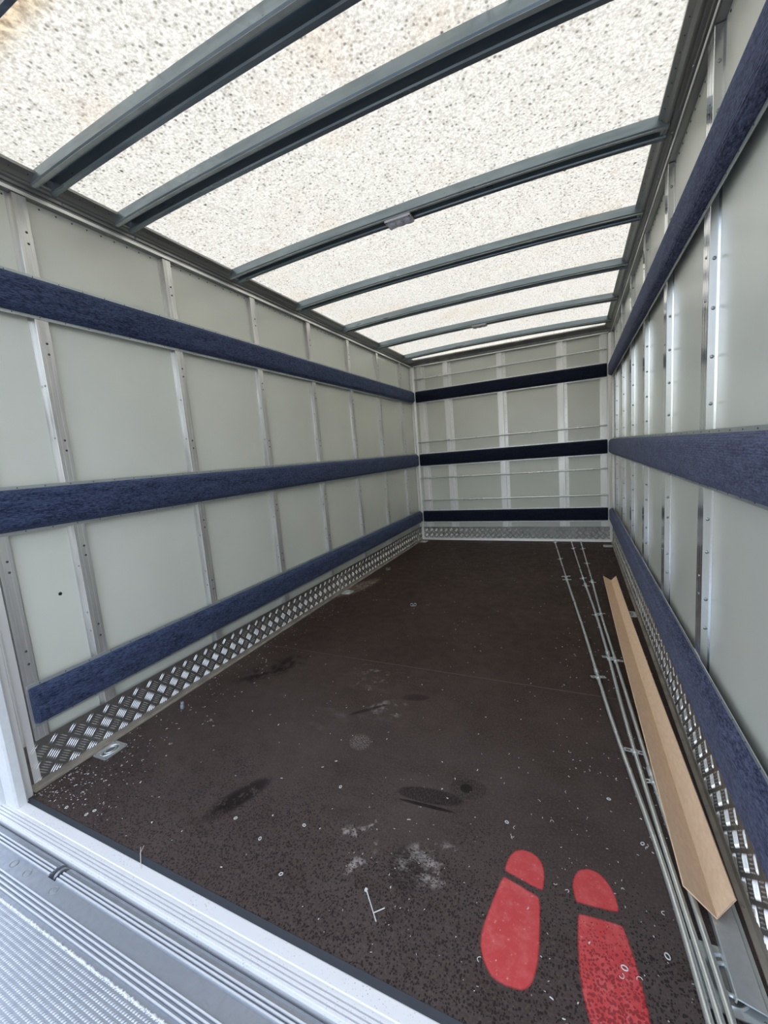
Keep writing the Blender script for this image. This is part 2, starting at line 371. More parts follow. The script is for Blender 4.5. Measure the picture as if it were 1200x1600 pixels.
def wall(side, name, cs, w, lo, hi):
    root = empty_struct(name)
    if side in 'lr':
        x0 = -DEP-.030 if side == 'l' else W+DEP+.012
        MB().box((x0, .0, -.15), (x0+.018, D+.05, ZT+.06)).build('outer_skin', M['white'], root)
        edges = [lo]+cs+[hi]
        for i in range(len(edges)-1):
            a, b = edges[i]+.0008, edges[i+1]-.0008
            x = -DEP-.012 if side == 'l' else W+DEP
            MB().box((x, a, .0), (x+.012, b, ZT+.02)).build('wall_panel', M['sheet'], root)
    else:
        MB().box((-.05, D+DEP+.012, -.15), (W+.05, D+DEP+.03, ZT+.06)).build('outer_skin', M['white'], root)
        edges = [lo]+cs+[hi]
        for i in range(len(edges)-1):
            MB().box((edges[i]+.0008, D+DEP, .0), (edges[i+1]-.0008, D+DEP+.012, ZT+.02)).build('wall_panel', M['sheet'], root)
    for c in cs:
        s = stud_mesh(side, c, .01, ZT-.002, w).build('stud', {'l': M['alu'], 'r': M['alu_gloss'], 'b': M['alu_bright']}[side], root)
        if side == 'r':
            zs = [.48+.127*k+.02*math.sin(k*3+c) for k in range(4)]+[1.2+.135*k for k in range(4)]+[1.98, 2.1]
            rivets_on(side, c, zs, .0055, .0035, False, w).build('rivets', M['rivet'], s, True, 'stuff')
            rivets_on(side, c, [.6, .66, 1.0, 1.5, 1.62, 2.02]).build('rivets', M['rivet'], s, True, 'stuff')
        elif side == 'l':
            rivets_on(side, c+.004, [.47, .52, .82, .86, 1.25, 1.29, 1.62, 1.66, 2.02, 2.06]).build('rivets', M['screw'], s, True, 'stuff')
            rivets_on(side, c, [.5, .58, .78, 1.3, 1.5], face=False).build('rivets', M['rivet'], s, True, 'stuff')
        else:
            rivets_on(side, c, [.09*k+.42 for k in range(20)], .003, .002, False, w).build('rivets', M['rivet'], s, True, 'stuff')
    return root
wl_ = wall('l', 'wall_left', [.098]+studs, .045, .03, D+.01)
wr_ = wall('r', 'wall_right', [.33]+studs[1:], .062, .03, D+.01)
wb_ = wall('b', 'wall_back', [.10, .435, 1.073, 1.712, 2.128], .055, -.03, W+.03)
# puncture in the first left sheet
MB().dome((-DEP, .254, .687), (1, 0, 0), .007, .0012, 10).build('puncture', M['dark'], wl_)
# second, rear corner stud behind the left post, doubled profiles
s = MB(); s.box((-.02, .045, .0), (.004, .068, ZT)); s.box((-.026, .028, 0), (-.012, .045, ZT)); s.build('door_side_profile', M['alu_bright'], wl_)
# rounded corner posts
for nm, x in (('l', 0.0), ('r', W)):
    sgn = 1 if nm == 'l' else -1
    mb = MB(); pr = [(x-sgn*.02, D+.03), (x-sgn*.02, D-.03), (x+sgn*.002, D-.03), (x+sgn*.004, D-.026), (x+sgn*.010, D-.012), (x+sgn*.026, D-.004), (x+sgn*.030, D-.002), (x+sgn*.030, D+.03)]
    mb.rings([[(a, b, z) for a, b in pr] for z in (0, ZT)])
    cp = mb.build('corner_post', M['alu_bright'], wl_ if nm == 'l' else wr_)
    r_ = MB()
    for k in range(34): r_.dome((x+sgn*.002, D-.028, .18+.058*k), (sgn, 0, 0), .0028, .002, 6)
    r_.build('rivets', M['rivet'], cp, kind='stuff')

# roof rails (left, right, back)
def rail_profile(s):
    # (distance into the room, z); bright bottom lip then stepped grey profile
    return [(-.03, ZT), (.000, ZT), (.004, ZT+.002), (.004, ZT+.012), (.001, ZT+.014), (.002, ZT+.022), (.010, ZT+.024), (.012, ZT+.034),
            (.022, ZT+.036), (.026, ZT+.043), (.031, ZT+.044), (.032, ZT+.040), (.036, ZT+.040), (.046, ZT+.052), (.062, ZT+.066), (.062, ZT+.076), (-.03, ZT+.076)]
def trim(n, side):
    t = empty_struct('trim_%d' % n); pr = rail_profile(1)
    mb = MB()
    if side == 'l': sweep(mb, pr, .0, D+.03, 'y')
    if side == 'r': sweep(mb, [(W-a, z) for a, z in pr], .0, D+.03, 'y')
    if side == 'b': sweep(mb, [(D-a, z) for a, z in pr], 0, W, 'x')
    mb.build('roof_rail', M['rail_grey'], t)
    lip = MB(); bolts = MB(); dots = MB()
    if side == 'l': lip.box((.0045, .02, ZT), (.0065, D-.01, ZT+.012))
    if side == 'r': lip.box((W-.0065, .02, ZT), (W-.0045, D-.01, ZT+.012))
    if side == 'b': lip.box((.03, D-.0065, ZT), (W-.03, D-.0045, ZT+.012))
    lip.build('rail_lip', M['alu_bright'], t)
    L = D if side in 'lr' else W
    for k in range(int(L/.3)):
        u = .2+.3*k
        p, n_ = {'l': ((.0105, u, ZT+.029), (1, 0, 0)), 'r': ((W-.0105, u, ZT+.029), (-1, 0, 0)), 'b': ((u, D-.0105, ZT+.029), (0, -1, 0))}[side]
        bolts.dome(p, n_, .0055, .004)
    bolts.build('rail_bolts', M['rivet'], t, True, 'stuff')
    if side in 'lr':
        for k in range(int(L/.058)):
            u = .08+.058*k; x = -DEP if side == 'l' else W+DEP
            dots.dome((x, u, ZT-.012), (1 if side == 'l' else -1, 0, 0), .0035, .002, 6)
            x2 = .052 if side == 'l' else W-.052
            dots.dome((x2, u, ZT+.056), (1 if side == 'l' else -1, 0, -1), .0022, .0012, 6)
        dots.build('panel_screws', M['screw'], t, kind='stuff')
trim(1, 'l'); trim(2, 'r'); trim(3, 'b')

# roof sheet, gently arched across the width
def arch(x, z0=0.0, h=.030): return z0+h*(1-abs(2*x/W-1)**2.6)
mb = MB(); ny, nx = 2, 28
top = []; xs = [-.02+(W+.04)*i/nx for i in range(nx+1)]
for y in (-.02, D+.05):
    top.append([(x, y, 2.272+arch(min(max(x, 0), W))) for x in xs]+[(x, y, 2.275+arch(min(max(x, 0), W))) for x in reversed(xs)])
mb.rings(top)
roof = mb.build('ceiling', M['roof'], kind='structure')
mb = MB(); mb.rings([[(x, y, z) for x, z in [(x, 2.262) for x in xs]+[(x, 2.2755+arch(min(max(x, 0), W))) for x in reversed(xs)]] for y in (D+.051, D+.056)])
mb.build('roof_end_skirt', M['roof'], roof)
# door header over the opening (only its lower corner enters the photograph)
hd = empty_struct('trim_4')
MB().box((0, -.02, 2.262), (W, .078, 2.268)).build('roof_front_channel', M['rail_blue'], hd)
MB().box((-.06, -.05, 2.20), (W+.06, .03, 2.34), .006).build('door_header', M['white'], hd)

# front posts
fp = empty_struct('trim_5')
MB().box((-.03, -.032, -.002), (.052, .004, 2.22), .006).build('post_face', M['white'], fp)
MB().box((-.075, -.045, -.14), (-.032, .0, 2.22), .003).build('post_edge', M['white'], fp)
MB().box((-.125, -.03, -.14), (-.080, .0, 2.22), .003).build('door_gasket', M['navy'], fp)
MB().box((-.03, .005, -.0), (.030, .028, 2.2), .003).build('post_return', M['alu_bright'], fp)
fp = empty_struct('trim_6')
MB().box((W-.03, -.032, -.002), (W+.06, .004, 2.22), .006).build('post_face', M['white'], fp)

# sill at the door: rubber strip, wide bright tread, ribs
sl = empty_struct('trim_7')
MB().box((-.0, .000, -.02), (W, .018, .0015)).build('rubber_strip', M['black'], sl)
mb = MB(); pr = [(0, -.03), (0, .002), (-.002, .003), (-.030, .003), (-.032, .0005), (-.036, .0005)]
y = -.036
for k in range(4):
    pr += [(y-.0005, .0028), (y-.0060, .0028), (y-.0063, -.004), (y-.009, -.004)]; y -= .009
pr += [(-.074, .0002), (-.075, -.003), (-.075, -.03)]
sweep(mb, pr, -.10, W+.1, 'x'); mb.build('door_sill', M['sill_tread'], sl)

# ---------------------------------------------------------------- padded rub rails
def rub_rail(side, z0, z1, a, b, label, endcut=False):
    mid = (a+b)/2; zc = (z0+z1)/2
    loc = {'l': (0, mid, z0), 'r': (W, mid, z0), 'b': (mid, D, z0)}[side]
    root = thing('padded_rub_rail', label, 'rub rail', loc, 'navy carpeted rub rails around the cargo box')
    hgt = z1-z0; dep = .036 if side != 'b' else .03
    prof = [(.002, z0+.012), (.006, z0+.012), (dep*.55, z0+.016), (dep*.9, z0+.026), (dep, z0+.036), (dep, z1-.040), (dep*.9, z1-.030), (dep*.5, z1-.016), (.006, z1-.012), (.002, z1-.012)]
    def P(d, t, z):
        return {'l': (d, t, z), 'r': (W-d, t, z), 'b': (t, D-d, z)}[side]
    mb = MB(); mb.rings([[P(d*(.55 if i in (0, 3) else 1)+(.0), t, zc+(z-zc)*(.93 if i in (0, 3) else 1)) for d, z in prof] for i, t in enumerate((a+.002, a+.010, b-.010, b-.002))])
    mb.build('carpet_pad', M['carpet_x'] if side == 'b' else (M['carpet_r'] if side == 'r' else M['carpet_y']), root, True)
    for zz0, zz1 in ((z0, z0+.014), (z1-.013, z1)):
        fm = MB(); lo_, hi_ = P(0, a, zz0), P(.0025, b, zz1)
        fm.box(tuple(min(p, q_) for p, q_ in zip(lo_, hi_)), tuple(max(p, q_) for p, q_ in zip(lo_, hi_)))
        fo = fm.build('flange', M['flange'] if side != 'b' else M['alu_bright'], root)
        rv = MB(); n = int((b-a)/.088)
        for k in range(n):
            t = a+.04+.088*k
            rv.dome(P(.0025, t, (zz0+zz1)/2), {'l': (1, 0, 0), 'r': (-1, 0, 0), 'b': (0, -1, 0)}[side], .0024, .0012, 6)
        rv.build('rivets', M['screw'], fo, kind='stuff')
    return root
B0, B1 = .036, 2.158
rub_rail('l', .2267, .392, .082, D-.035, 'navy carpeted rub rail low on the left wall, just above the tread plate')
rub_rail('l', .951, 1.125, .045, D-.035, 'navy carpeted rub rail at mid height of the left wall')
rub_rail('l', 1.746, 1.906, .045, D-.035, 'navy carpeted rub rail high on the left wall, below the roof rail')
rub_rail('r', .2267, .392, .045, D-.035, 'blue carpeted rub rail low on the right wall, beside the cardboard profile')
rub_rail('r', .951, 1.125, .045, D-.035, 'blue carpeted rub rail at mid height of the right wall, with ribbed face')
rub_rail('r', 1.746, 1.906, .045, D-.035, 'dark carpeted rub rail high on the right wall, rising to the top corner')
rub_rail('b', .2267, .392, B0, B1, 'almost black rub rail lowest on the back wall, above the tread plate')
rub_rail('b', .951, 1.125, B0, B1, 'almost black rub rail across the middle of the back wall')
rub_rail('b', 1.746, 1.906, B0, B1, 'almost black rub rail across the top of the back wall, under the roof')

# ---------------------------------------------------------------- tread plate skirting
def tread(side, name, a, b, zt):
    root = empty_struct(name)
    def P(d, t, z): return {'l': (d, t, z), 'r': (W-d, t, z), 'b': (t, D-d, z)}[side]
    pm = MB(); lo_, hi_ = P(-.002, a, 0), P(.003, b, zt)
    pm.box(tuple(min(p, q_) for p, q_ in zip(lo_, hi_)), tuple(max(p, q_) for p, q_ in zip(lo_, hi_)))
    pm.build('tread_plate', M['tread_clean'] if side == 'b' else M['tread_ground'], root)
    bars = MB(); d = .066; sgn = {'l': 1, 'r': -1, 'b': 1}[side]
    ln, wd, pitch = .0200, (.0032 if side == 'b' else .0022), .0083
    nrow = int(zt/(d/2))+2
    for j in range(-1, nrow):
        zc = .028+j*d/2; off = (d/2) if j % 2 else 0; bright = (j % 2 == 0); k = 0
        t = a+off+.018
        while t < b:
            ang = math.radians(45 if bright else -45)
            ux, uz = math.cos(ang), math.sin(ang); vx, vz = -uz, ux
            for i in range(-2, 3):
                ct, cz = t+vx*i*pitch, zc+vz*i*pitch
                l_ = ln
                pts = [(ct-ux*l_, cz-uz*l_), (ct-ux*l_*.4+vx*wd, cz-uz*l_*.4+vz*wd), (ct+ux*l_*.4+vx*wd, cz+uz*l_*.4+vz*wd), (ct+ux*l_, cz+uz*l_), (ct+ux*l_*.4-vx*wd, cz+uz*l_*.4-vz*wd), (ct-ux*l_*.4-vx*wd, cz-uz*l_*.4-vz*wd)]
                if min(p[1] for p in pts) < .004 or max(p[1] for p in pts) > zt-.002 or min(p[0] for p in pts) < a or max(p[0] for p in pts) > b: continue
                vs = [P(.0028, *p) for p in pts]+[P(.0052, ct-ux*l_*.6, cz-uz*l_*.6), P(.0052, ct+ux*l_*.6, cz+uz*l_*.6)]
                bars.add(vs, [(0, 1, 6), (0, 6, 5), (1, 2, 7, 6), (6, 7, 4, 5), (2, 3, 7), (3, 4, 7)])
            t += d
    bars.build('tread_bars', M['tread_bar'], root, kind='stuff')
    # grimy angle strip along the floor
    am = MB(); pr = [(.003, .0), (.020, .0), (.020, .003), (.0075, .0035), (.0065, .0045), (.006, .026), (.003, .026)]
    am.rings([[P(dd, t, z) for dd, z in pr] for t in (a, b)])
    am.build('floor_angle', M['alu_bright'] if side == 'b' else M['angle'], root)
    sc_ = MB()
    for k in range(int((b-a)/.3)): sc_.dome(P(.0145, a+.15+.3*k, .003), (0, 0, 1), .004, .0015)
    sc_.build('screws', M['rivet'], root, True, 'stuff')
tread('l', 'baseboard_left', .036, D-.004, .176)
tread('r', 'baseboard_right', .010, D-.004, .176)
tread('b', 'baseboard_back', .012, W-.012, .168)

# ---------------------------------------------------------------- roof bows
bow_y = [.425, .735, 1.40, 2.03, 2.69, 3.39, 4.06]
names = ['wide curved steel roof bow nearest the door, first of seven',
         'second curved steel roof bow from the door',
         'third curved steel roof bow from the door, carrying the nearer lamp',
         'fourth curved steel roof bow from the door, the middle one of seven',
         'fifth curved steel roof bow from the door, in front of the lamp bow',
         'sixth curved steel roof bow from the door, carrying the farther lamp',
         'last curved steel roof bow, next to the back wall']
def zlow(x): return 2.222+.024*(1-abs(2*x/W-1)**2.4)
bp = [(-.042, .006), (-.036, .0005), (-.024, 0), (-.018, .006), (-.020, .009), (-.026, .006), (-.033, .009), (-.034, .038), (.022, .042), (.025, .008), (.028, .003), (.042, .0), (.044, .003), (.031, .0065), (.028, .046), (-.037, .046)]
for y, lb in zip(bow_y, names):
    root = thing('roof_bow', lb, 'roof bow', (W/2, y, zlow(W/2)), 'curved steel bows under the roof sheet')
    n = 24; rs = []
    for i in range(n+1):
        x = .026+(W-.052)*i/n
        rs.append([(x, y+a, zlow(x)+b_) for a, b_ in bp])
    MB().rings(rs).build('bow_channel', M['bow'], root)
    MB().rings([[(x, y+a, zlow(x)+b_) for a, b_ in ((-.038, -.0012), (-.026, -.0018), (-.0165, .0035), (-.0172, .0052), (-.0265, .0002), (-.0375, .0012))] for x in [.03+(W-.06)*i/n for i in range(n+1)]]).build('bow_lip_highlight', M['flange'], root, label='rolled lower lip with its highlight painted in')  # paler strip puts the highlight of the rolled lip into its colour
    # small fixing cleats at both ends
    for x in (.026, W-.026):
        s_ = 1 if x < 1 else -1
        MB().box((min(x, x+s_*.022), y-.032, zlow(x)+.010), (max(x, x+s_*.022), y+.020, zlow(x)+.014)).build('end_cleat', M['flange'], root)

def led(y, x0, x1, label):
    zc = zlow((x0+x1)/2)-.004
    root = thing('roof_lamp', label, 'lamp', ((x0+x1)/2, y, zc), 'three-dome lamps under the roof bows')
    n = 12; yc = y+.006; hw = .034; pr = []
    for i in range(n+1):  # scalloped far edge
        t = i/n; pr.append((x0+(x1-x0)*t, yc+hw+.006*abs(math.sin(3*math.pi*t))))
    loop = [(x0, yc-hw), ]+pr+[(x1, yc-hw)]
    MB().rings([[(a, b, z) for a, b in loop] for z in (zc-.008, zc+.004)]).build('lamp_body', M['lens'], root)
    for k in range(3):
        c = (x0+(x1-x0)*(.2+.3*k), yc+.002, zc-.008)
        do = MB().dome(c, (0, 0, -1), .017, .011, 16).build('lens_dome', M['lens'], root, True)
        MB().torus((c[0], c[1], zc-.0090), .0195, .0195, .0030, kk=5).build('lens_rim', M['lens'], do, True)
    for x in (x0+.006, x1-.006): MB().dome((x, yc-hw+.007, zc-.008), (0, 0, -1), .0040, .0015).build('lamp_screw', M['screw'], root)
led(1.395, 1.03, 1.16, 'clear three-dome lamp under the third roof bow, the nearer one')
led(3.385, 1.00, 1.13, 'small three-dome lamp under the sixth roof bow, the farther one')

# ---------------------------------------------------------------- rods on the back wall
rods = [(2.035, 'thin galvanised rod across the back wall above the top rub rail'),
        (1.260, 'thin galvanised rod on the back wall just above the middle rub rail'),
        (.805, 'thin galvanised rod on the back wall just below the middle rub rail'),
        (.520, 'thin galvanised rod on the back wall just above the lowest rub rail')]
for z, lb in rods:
    root = thing('wall_rod', lb, 'rod', (1.1, D-.020, z), 'rods across the back wall')
    pts = [(.038+(2.115)*i/12, D-.020, z+.0006*math.sin(i*1.3+z*9)) for i in range(13)]
    MB().tube(pts, .0082, 10).build('rod_tube', M['pole'], root, True)
    MB().tube([(1.08, D-.020, z), (1.16, D-.020, z)], .0100, 10).build('rod_sleeve', M['galv'], root, True)
    for x in (.10, .435, 1.073, 1.712, 2.128):
        cl = MB(); cl.box((x-.010, D-.008, z-.010), (x+.010, D-.0005, z+.010)); cl.box((x-.004, D-.022, z-.013), (x+.004, D-.002, z+.013), .001); cl.box((x-.003, D-.031, z-.014), (x+.003, D-.001, z-.010)); cl.build('rod_clip', M['galv'], root)
    for x in (.038, 2.153):
        MB().dome((x, D-.020, z), (-1 if x < 1 else 1, 0, 0), .009, .006).build('rod_foot', M['galv'], root)

# ---------------------------------------------------------------- loose cargo poles on the floor
def interp(tab, y):
    tab = sorted(tab)
    for (a, xa), (b, xb) in zip(tab[:-1], tab[1:]):
        if a <= y <= b:
            return xa+(xb-xa)*(y-a)/(b-a)
    return tab[-1][1] if y > tab[-1][0] else tab[0][1]
def smoothx(tab, y):
    return sum(interp(tab, y+d)*w for d, w in ((-.14, .2), (-.07, .2), (0, .2), (.07, .2), (.14, .2)))
poles = [
 ([(4.36, 1.612), (3.0, 1.755), (1.92, 1.875), (1.44, 1.922), (1.09, 1.958), (.83, 1.992), (.61, 2.022), (.44, 2.043), (.3, 2.052), (-.05, 2.072)],
  [(1.613, 4.25, 0), (1.695, 3.55, 0), (1.757, 2.98, .02), (1.762, 2.90, 0), (1.92, 1.41, .01)], 2.95, 1.47,
  'steel cargo pole on the floor, farthest left of the three, nearest the red footprints'),
 ([(4.36, 1.785), (2.97, 1.884), (2.21, 1.948), (1.63, 1.984), (1.24, 2.001), (.94, 2.018), (.8, 2.028), (.54, 2.048), (.38, 2.063), (.2, 2.078), (-.05, 2.090)],
  [(1.816, 3.99, 0), (1.886, 2.96, 0), (1.897, 2.76, .015), (1.950, 2.19, .0), (1.990, 1.62, .015), (2.013, .93, .0)], 2.8, 1.68,
  'steel cargo pole on the floor, the middle one of the three'),
 ([(4.36, 1.880), (3.47, 1.922), (2.82, 1.953), (2.2, 1.978), (1.63, 2.010), (1.34, 2.027), (1.0, 2.046), (.81, 2.056), (.58, 2.072), (.43, 2.083), (.285, 2.092), (-.05, 2.108)],
  [(1.889, 3.97, 0), (1.922, 3.42, 0), (1.953, 2.86, .012), (1.976, 2.22, .012), (2.008, 1.60, .0), (2.054, .80, .01)], 2.9, .84,
  'steel cargo pole on the floor, closest to the cardboard profile'),
]
def bracket(p, ang, z, big, parent, tilt):
    mb = MB(); L, w_ = (.033, .009) if big else (.026, .0055)
    c, s_ = math.cos(ang), math.sin(ang)
    def T(x, y, zz): return (p[0]+x*c-y*s_, p[1]+x*s_+y*c, z+zz+x*tilt)
    # slotted plate: frame with a hole on each side
    t = .0018
    for x0, x1, y0, y1 in ((-L, L, -w_, -w_*.45), (-L, L, w_*.45, w_), (-L, -L*.86, -w_*.45, w_*.45), (L*.86, L, -w_*.45, w_*.45), (-L*.42, L*.42, -w_*.45, w_*.45)):
        vs = [T(x, y, zz) for zz in (0, t) for x, y in ((x0, y0), (x1, y0), (x1, y1), (x0, y1))]
        mb.add(vs, [(0, 3, 2, 1), (4, 5, 6, 7), (0, 1, 5, 4), (1, 2, 6, 5), (2, 3, 7, 6), (3, 0, 4, 7)])
    mb.build('bracket', M['galv'], parent)
for idx, (tab, br, ysplit, yring, lb) in enumerate(poles):
    root = thing('cargo_pole', lb, 'pole', (interp(tab, 2.), 2., 0), 'three steel poles lying on the floor')
    y0, y1 = -.02, 4.36; R = .0078; r_ = .0060
    def zc(y, base=.0095): return base+.003*math.sin(idx*2+y)**2
    ys = [y0+(ysplit-y0)*i/40 for i in range(41)]
    MB().tube([(smoothx(tab, y), y, zc(y)) for y in ys], R, 12).build('outer_tube', M['pole'], root, True)
    ys = [ysplit-.02+(y1-ysplit+.02)*i/24 for i in range(25)]
    MB().tube([(smoothx(tab, y), y, zc(y)) for y in ys], r_, 10).build('inner_tube', M['pole'], root, True)
    for yy in (ysplit, yring):
        MB().tube([(smoothx(tab, yy+d), yy+d, zc(yy)) for d in (-.022, -.018, .018, .022)], [R*1.0, R*1.35, R*1.35, R*1.0], 12).build('collar', M['galv'], root, True)
    for k, (bx, by, dz) in enumerate(br):
        bracket((smoothx(tab, by), by), .18+.25*math.sin(k*2.1+idx), .0025+(.010 if k % 2 else .013), k >= len(br)-2 or idx == 0 and k > 1, root, .12*math.sin(k+idx))
        mb = MB(); x = smoothx(tab, by)
        mb.tube([(x, by-.010, zc(by)), (x, by+.010, zc(by))], R*1.25, 10); mb.build('bracket_hub', M['galv'], root, True)

# ---------------------------------------------------------------- cardboard V profile and the metal channel under it
root = thing('cardboard_edge_profile', 'long folded tan cardboard edge protector lying open upwards beside the right wall', 'cardboard', (2.1, 1.6, .0))
n = 26; rs = []
for i in range(n+1):
    t = i/n; y = .405+2.53*t
    vx, vz = 2.119-.036*t-.003*math.sin(t*math.pi), .022-.012*t+.002*math.sin(t*9)
    lx, lz = vx-.060+.004*t, vz+.034
    rx_, rz = vx+.042-.006*t, vz+.038+.001*math.sin(t*14)
    ye = -.016 if i == 0 else 0
    rs.append([(lx, y+(-ye if i == 0 else .0)*.6, lz), (vx, y+ye, vz), (rx_, y+.012*(i == 0), rz), (rx_-.0028, y+.012*(i == 0), rz+.0022), (vx, y+ye, vz+.0042), (lx+.0022, y+(-ye if i == 0 else 0)*.6, lz+.0028)])
MB().rings(rs).build('folded_board', M['card'], root)
mb = MB()
a0, a1 = Vector((2.111, .245, 0)), Vector((2.101, .95, 0)); pr = [(.0, .0045), (.002, .0165), (.004, .018), (.048, .018), (.050, .0165), (.0505, .008), (.060, .0078), (.060, .0045), (.048, .0045), (.0475, .0145), (.0045, .0145), (.0035, .0045)]
mb.rings([[(a.x+p_[0], a.y+(.0 if a is a1 else -.012*p_[0]/.05), p_[1]) for p_ in pr] for a in (a0, a1)])
tag(mb.build('steel_channel', M['galv']), 'flat galvanised steel channel sticking out from under the cardboard end', 'channel')

# ---------------------------------------------------------------- tie-down anchors
def anchor(cx, cy, sx, sy, ang, label, big=False):
    root = thing('tie_down_anchor', label, 'anchor', (cx, cy, 0), 'steel tie-down anchors let into the floor')
    def R_(x, y, z): c, s_ = math.cos(ang), math.sin(ang); return (cx+x*c-y*s_, cy+x*s_+y*c, z)
    k = 72; rx, ry = (sx*.30, sy*.36)
    outer = []; inner = []
    for i in range(k):
        a = 2*math.pi*i/k; c, s_ = math.cos(a), math.sin(a)
        f = min(sx/2/max(abs(c), 1e-6), sy/2/max(abs(s_), 1e-6)); px, py = c*f, s_*f
        ch = .006; ex = abs(px)-(sx/2-ch); ey = abs(py)-(sy/2-ch)
        if ex > 0 and ey > 0 and ex+ey > ch: o = (ex+ey-ch)/2; px -= math.copysign(o, px); py -= math.copysign(o, py)
        outer.append((px, py)); inner.append((c*rx, s_*ry))
    t = .0028
    rs = [[R_(x, y, .0002) for x, y in outer], [R_(x, y, t) for x, y in outer], [R_(x*1.12, y*1.12, t) for x, y in inner], [R_(x*1.04, y*1.04, t+.003) for x, y in inner], [R_(x, y, t+.002) for x, y in inner], [R_(x*.93, y*.93, .0008) for x, y in inner]]
    MB().rings(rs, cap=False).build('anchor_plate', M['galv'], root, True)
    MB().rings([[R_(x, y, .0004) for x, y in inner], [R_(x*.98, y*.98, .0010) for x, y in inner]]).build('recess_pan', M['rail_grey'], root)
    rg = MB().torus((cx, cy, .0045), rx*.66, ry*.62, .0028 if not big else .004, ang=ang).build('lashing_ring', M['galv'], root, True)
    for x, y in ((-.42, -.42), (.42, -.42), (.42, .42), (-.42, .42)):
        MB().dome(R_(x*sx, y*sy, t), (0, 0, 1), .003, .001).build('plate_screw', M['rivet'], root, True)
anchor(.064, .283, .082, .098, .03, 'steel tie-down anchor in the floor by the left tread plate, nearest the door')
anchor(.064, 2.28, .082, .098, 0, 'steel tie-down anchor by the left wall halfway back, at the sawdust patch')
anchor(.064, 4.25, .082, .098, 0, 'steel tie-down anchor in the far left corner of the floor')
anchor(2.110, .283, .105, .125, 0, 'steel tie-down anchor near the door at lower right, partly under poles and channel', True)
anchor(2.137, 2.28, .082, .098, 0, 'steel tie-down anchor right of the cardboard profile, halfway back')
anchor(2.137, 4.17, .082, .098, 0, 'steel tie-down anchor in the far right corner of the floor')

# ---------------------------------------------------------------- painted footprints
import bmesh
def footprint(parts, name_label):
    root = thing('painted_footprint', name_label, 'footprint', (parts[0][0][0], parts[0][0][1], .0), 'red footprints painted on the floor')
    for nm, pts in zip(('toe_mark', 'sole_mark'), parts):
        # Chaikin rounding of the outline
        P_ = [Vector((x, y)) for x, y, *_ in pts]; sh = [(p[2] if len(p) > 2 else 0) for p in pts]
        for _ in range(3):
            Q, S = [], []
            for i in range(len(P_)):
                a, b = P_[i], P_[(i+1) % len(P_)]; sa, sb = sh[i], sh[(i+1) % len(P_)]
                Q.append(a.lerp(b, .06 if sa else .25)); S.append(0)
                Q.append(a.lerp(b, .94 if sb else .75)); S.append(0)
            if _ == 0: P1 = Q
            P_, sh = Q, S
        k = len(P_); st = .003
        x0, x1 = min(p.x for p in P_)-.009, max(p.x for p in P_)+.009; y0, y1 = min(p.y for p in P_)-.009, max(p.y for p in P_)+.009
        nx_, ny_ = int((x1-x0)/st)+1, int((y1-y0)/st)+1
        def sdf(x, y):
            d = 9; ins = False
            for i in range(k):
                a, b = P_[i], P_[i-1]; ex, ey = b.x-a.x, b.y-a.y; wx, wy = x-a.x, y-a.y
                t = max(0, min(1, (wx*ex+wy*ey)/(ex*ex+ey*ey+1e-12))); d = min(d, (wx-ex*t)**2+(wy-ey*t)**2)
                if (a.y > y) != (b.y > y) and x < ex*(y-a.y)/(b.y-a.y)+a.x: ins = not ins
            return math.sqrt(d)*(1 if ins else -1)
        vs, cov, fs = [], [], []
        for j in range(ny_+1):
            for i in range(nx_+1):
                x, y = x0+i*st, y0+j*st; vs.append((x, y, .0007)); cov.append(max(0, min(1, .55+sdf(x, y)/.009)))
        for j in range(ny_):
            for i in range(nx_):
                q4 = (j*(nx_+1)+i, j*(nx_+1)+i+1, (j+1)*(nx_+1)+i+1, (j+1)*(nx_+1)+i)
                if max(cov[z] for z in q4) > 0: fs.append(q4)
        used = sorted({z for f in fs for z in f}); mp_ = {z: n for n, z in enumerate(used)}
        me = bpy.data.meshes.new(nm)
        me.from_pydata([vs[z] for z in used], [], [tuple(mp_[z] for z in f) for f in fs]); me.materials.append(M['red'])
        at = me.attributes.new('cover', 'FLOAT', 'POINT'); at.data.foreach_set('value', [cov[z] for z in used])
        link(nm, me, root)
footprint([[(1.655, .352, 1), (1.660, .395), (1.682, .428), (1.728, .428), (1.752, .395), (1.752, .333, 1)],
           [(1.654, .336, 1), (1.745, .314, 1), (1.751, .24), (1.752, .165), (1.738, .117), (1.700, .108), (1.660, .112), (1.632, .150), (1.626, .19), (1.640, .27)]],
          'red painted left footprint on the brown floor, the clean one')
footprint([[(1.828, .335, 1), (1.818, .385), (1.838, .428), (1.880, .436), (1.912, .400), (1.922, .346, 1)],
           [(1.833, .310, 1), (1.926, .318, 1), (1.944, .25), (1.957, .17), (1.958, .10), (1.930, .052), (1.893, .055), (1.862, .09), (1.838, .155), (1.832, .24)]],
          'red painted right footprint speckled with drops, nearest the poles')

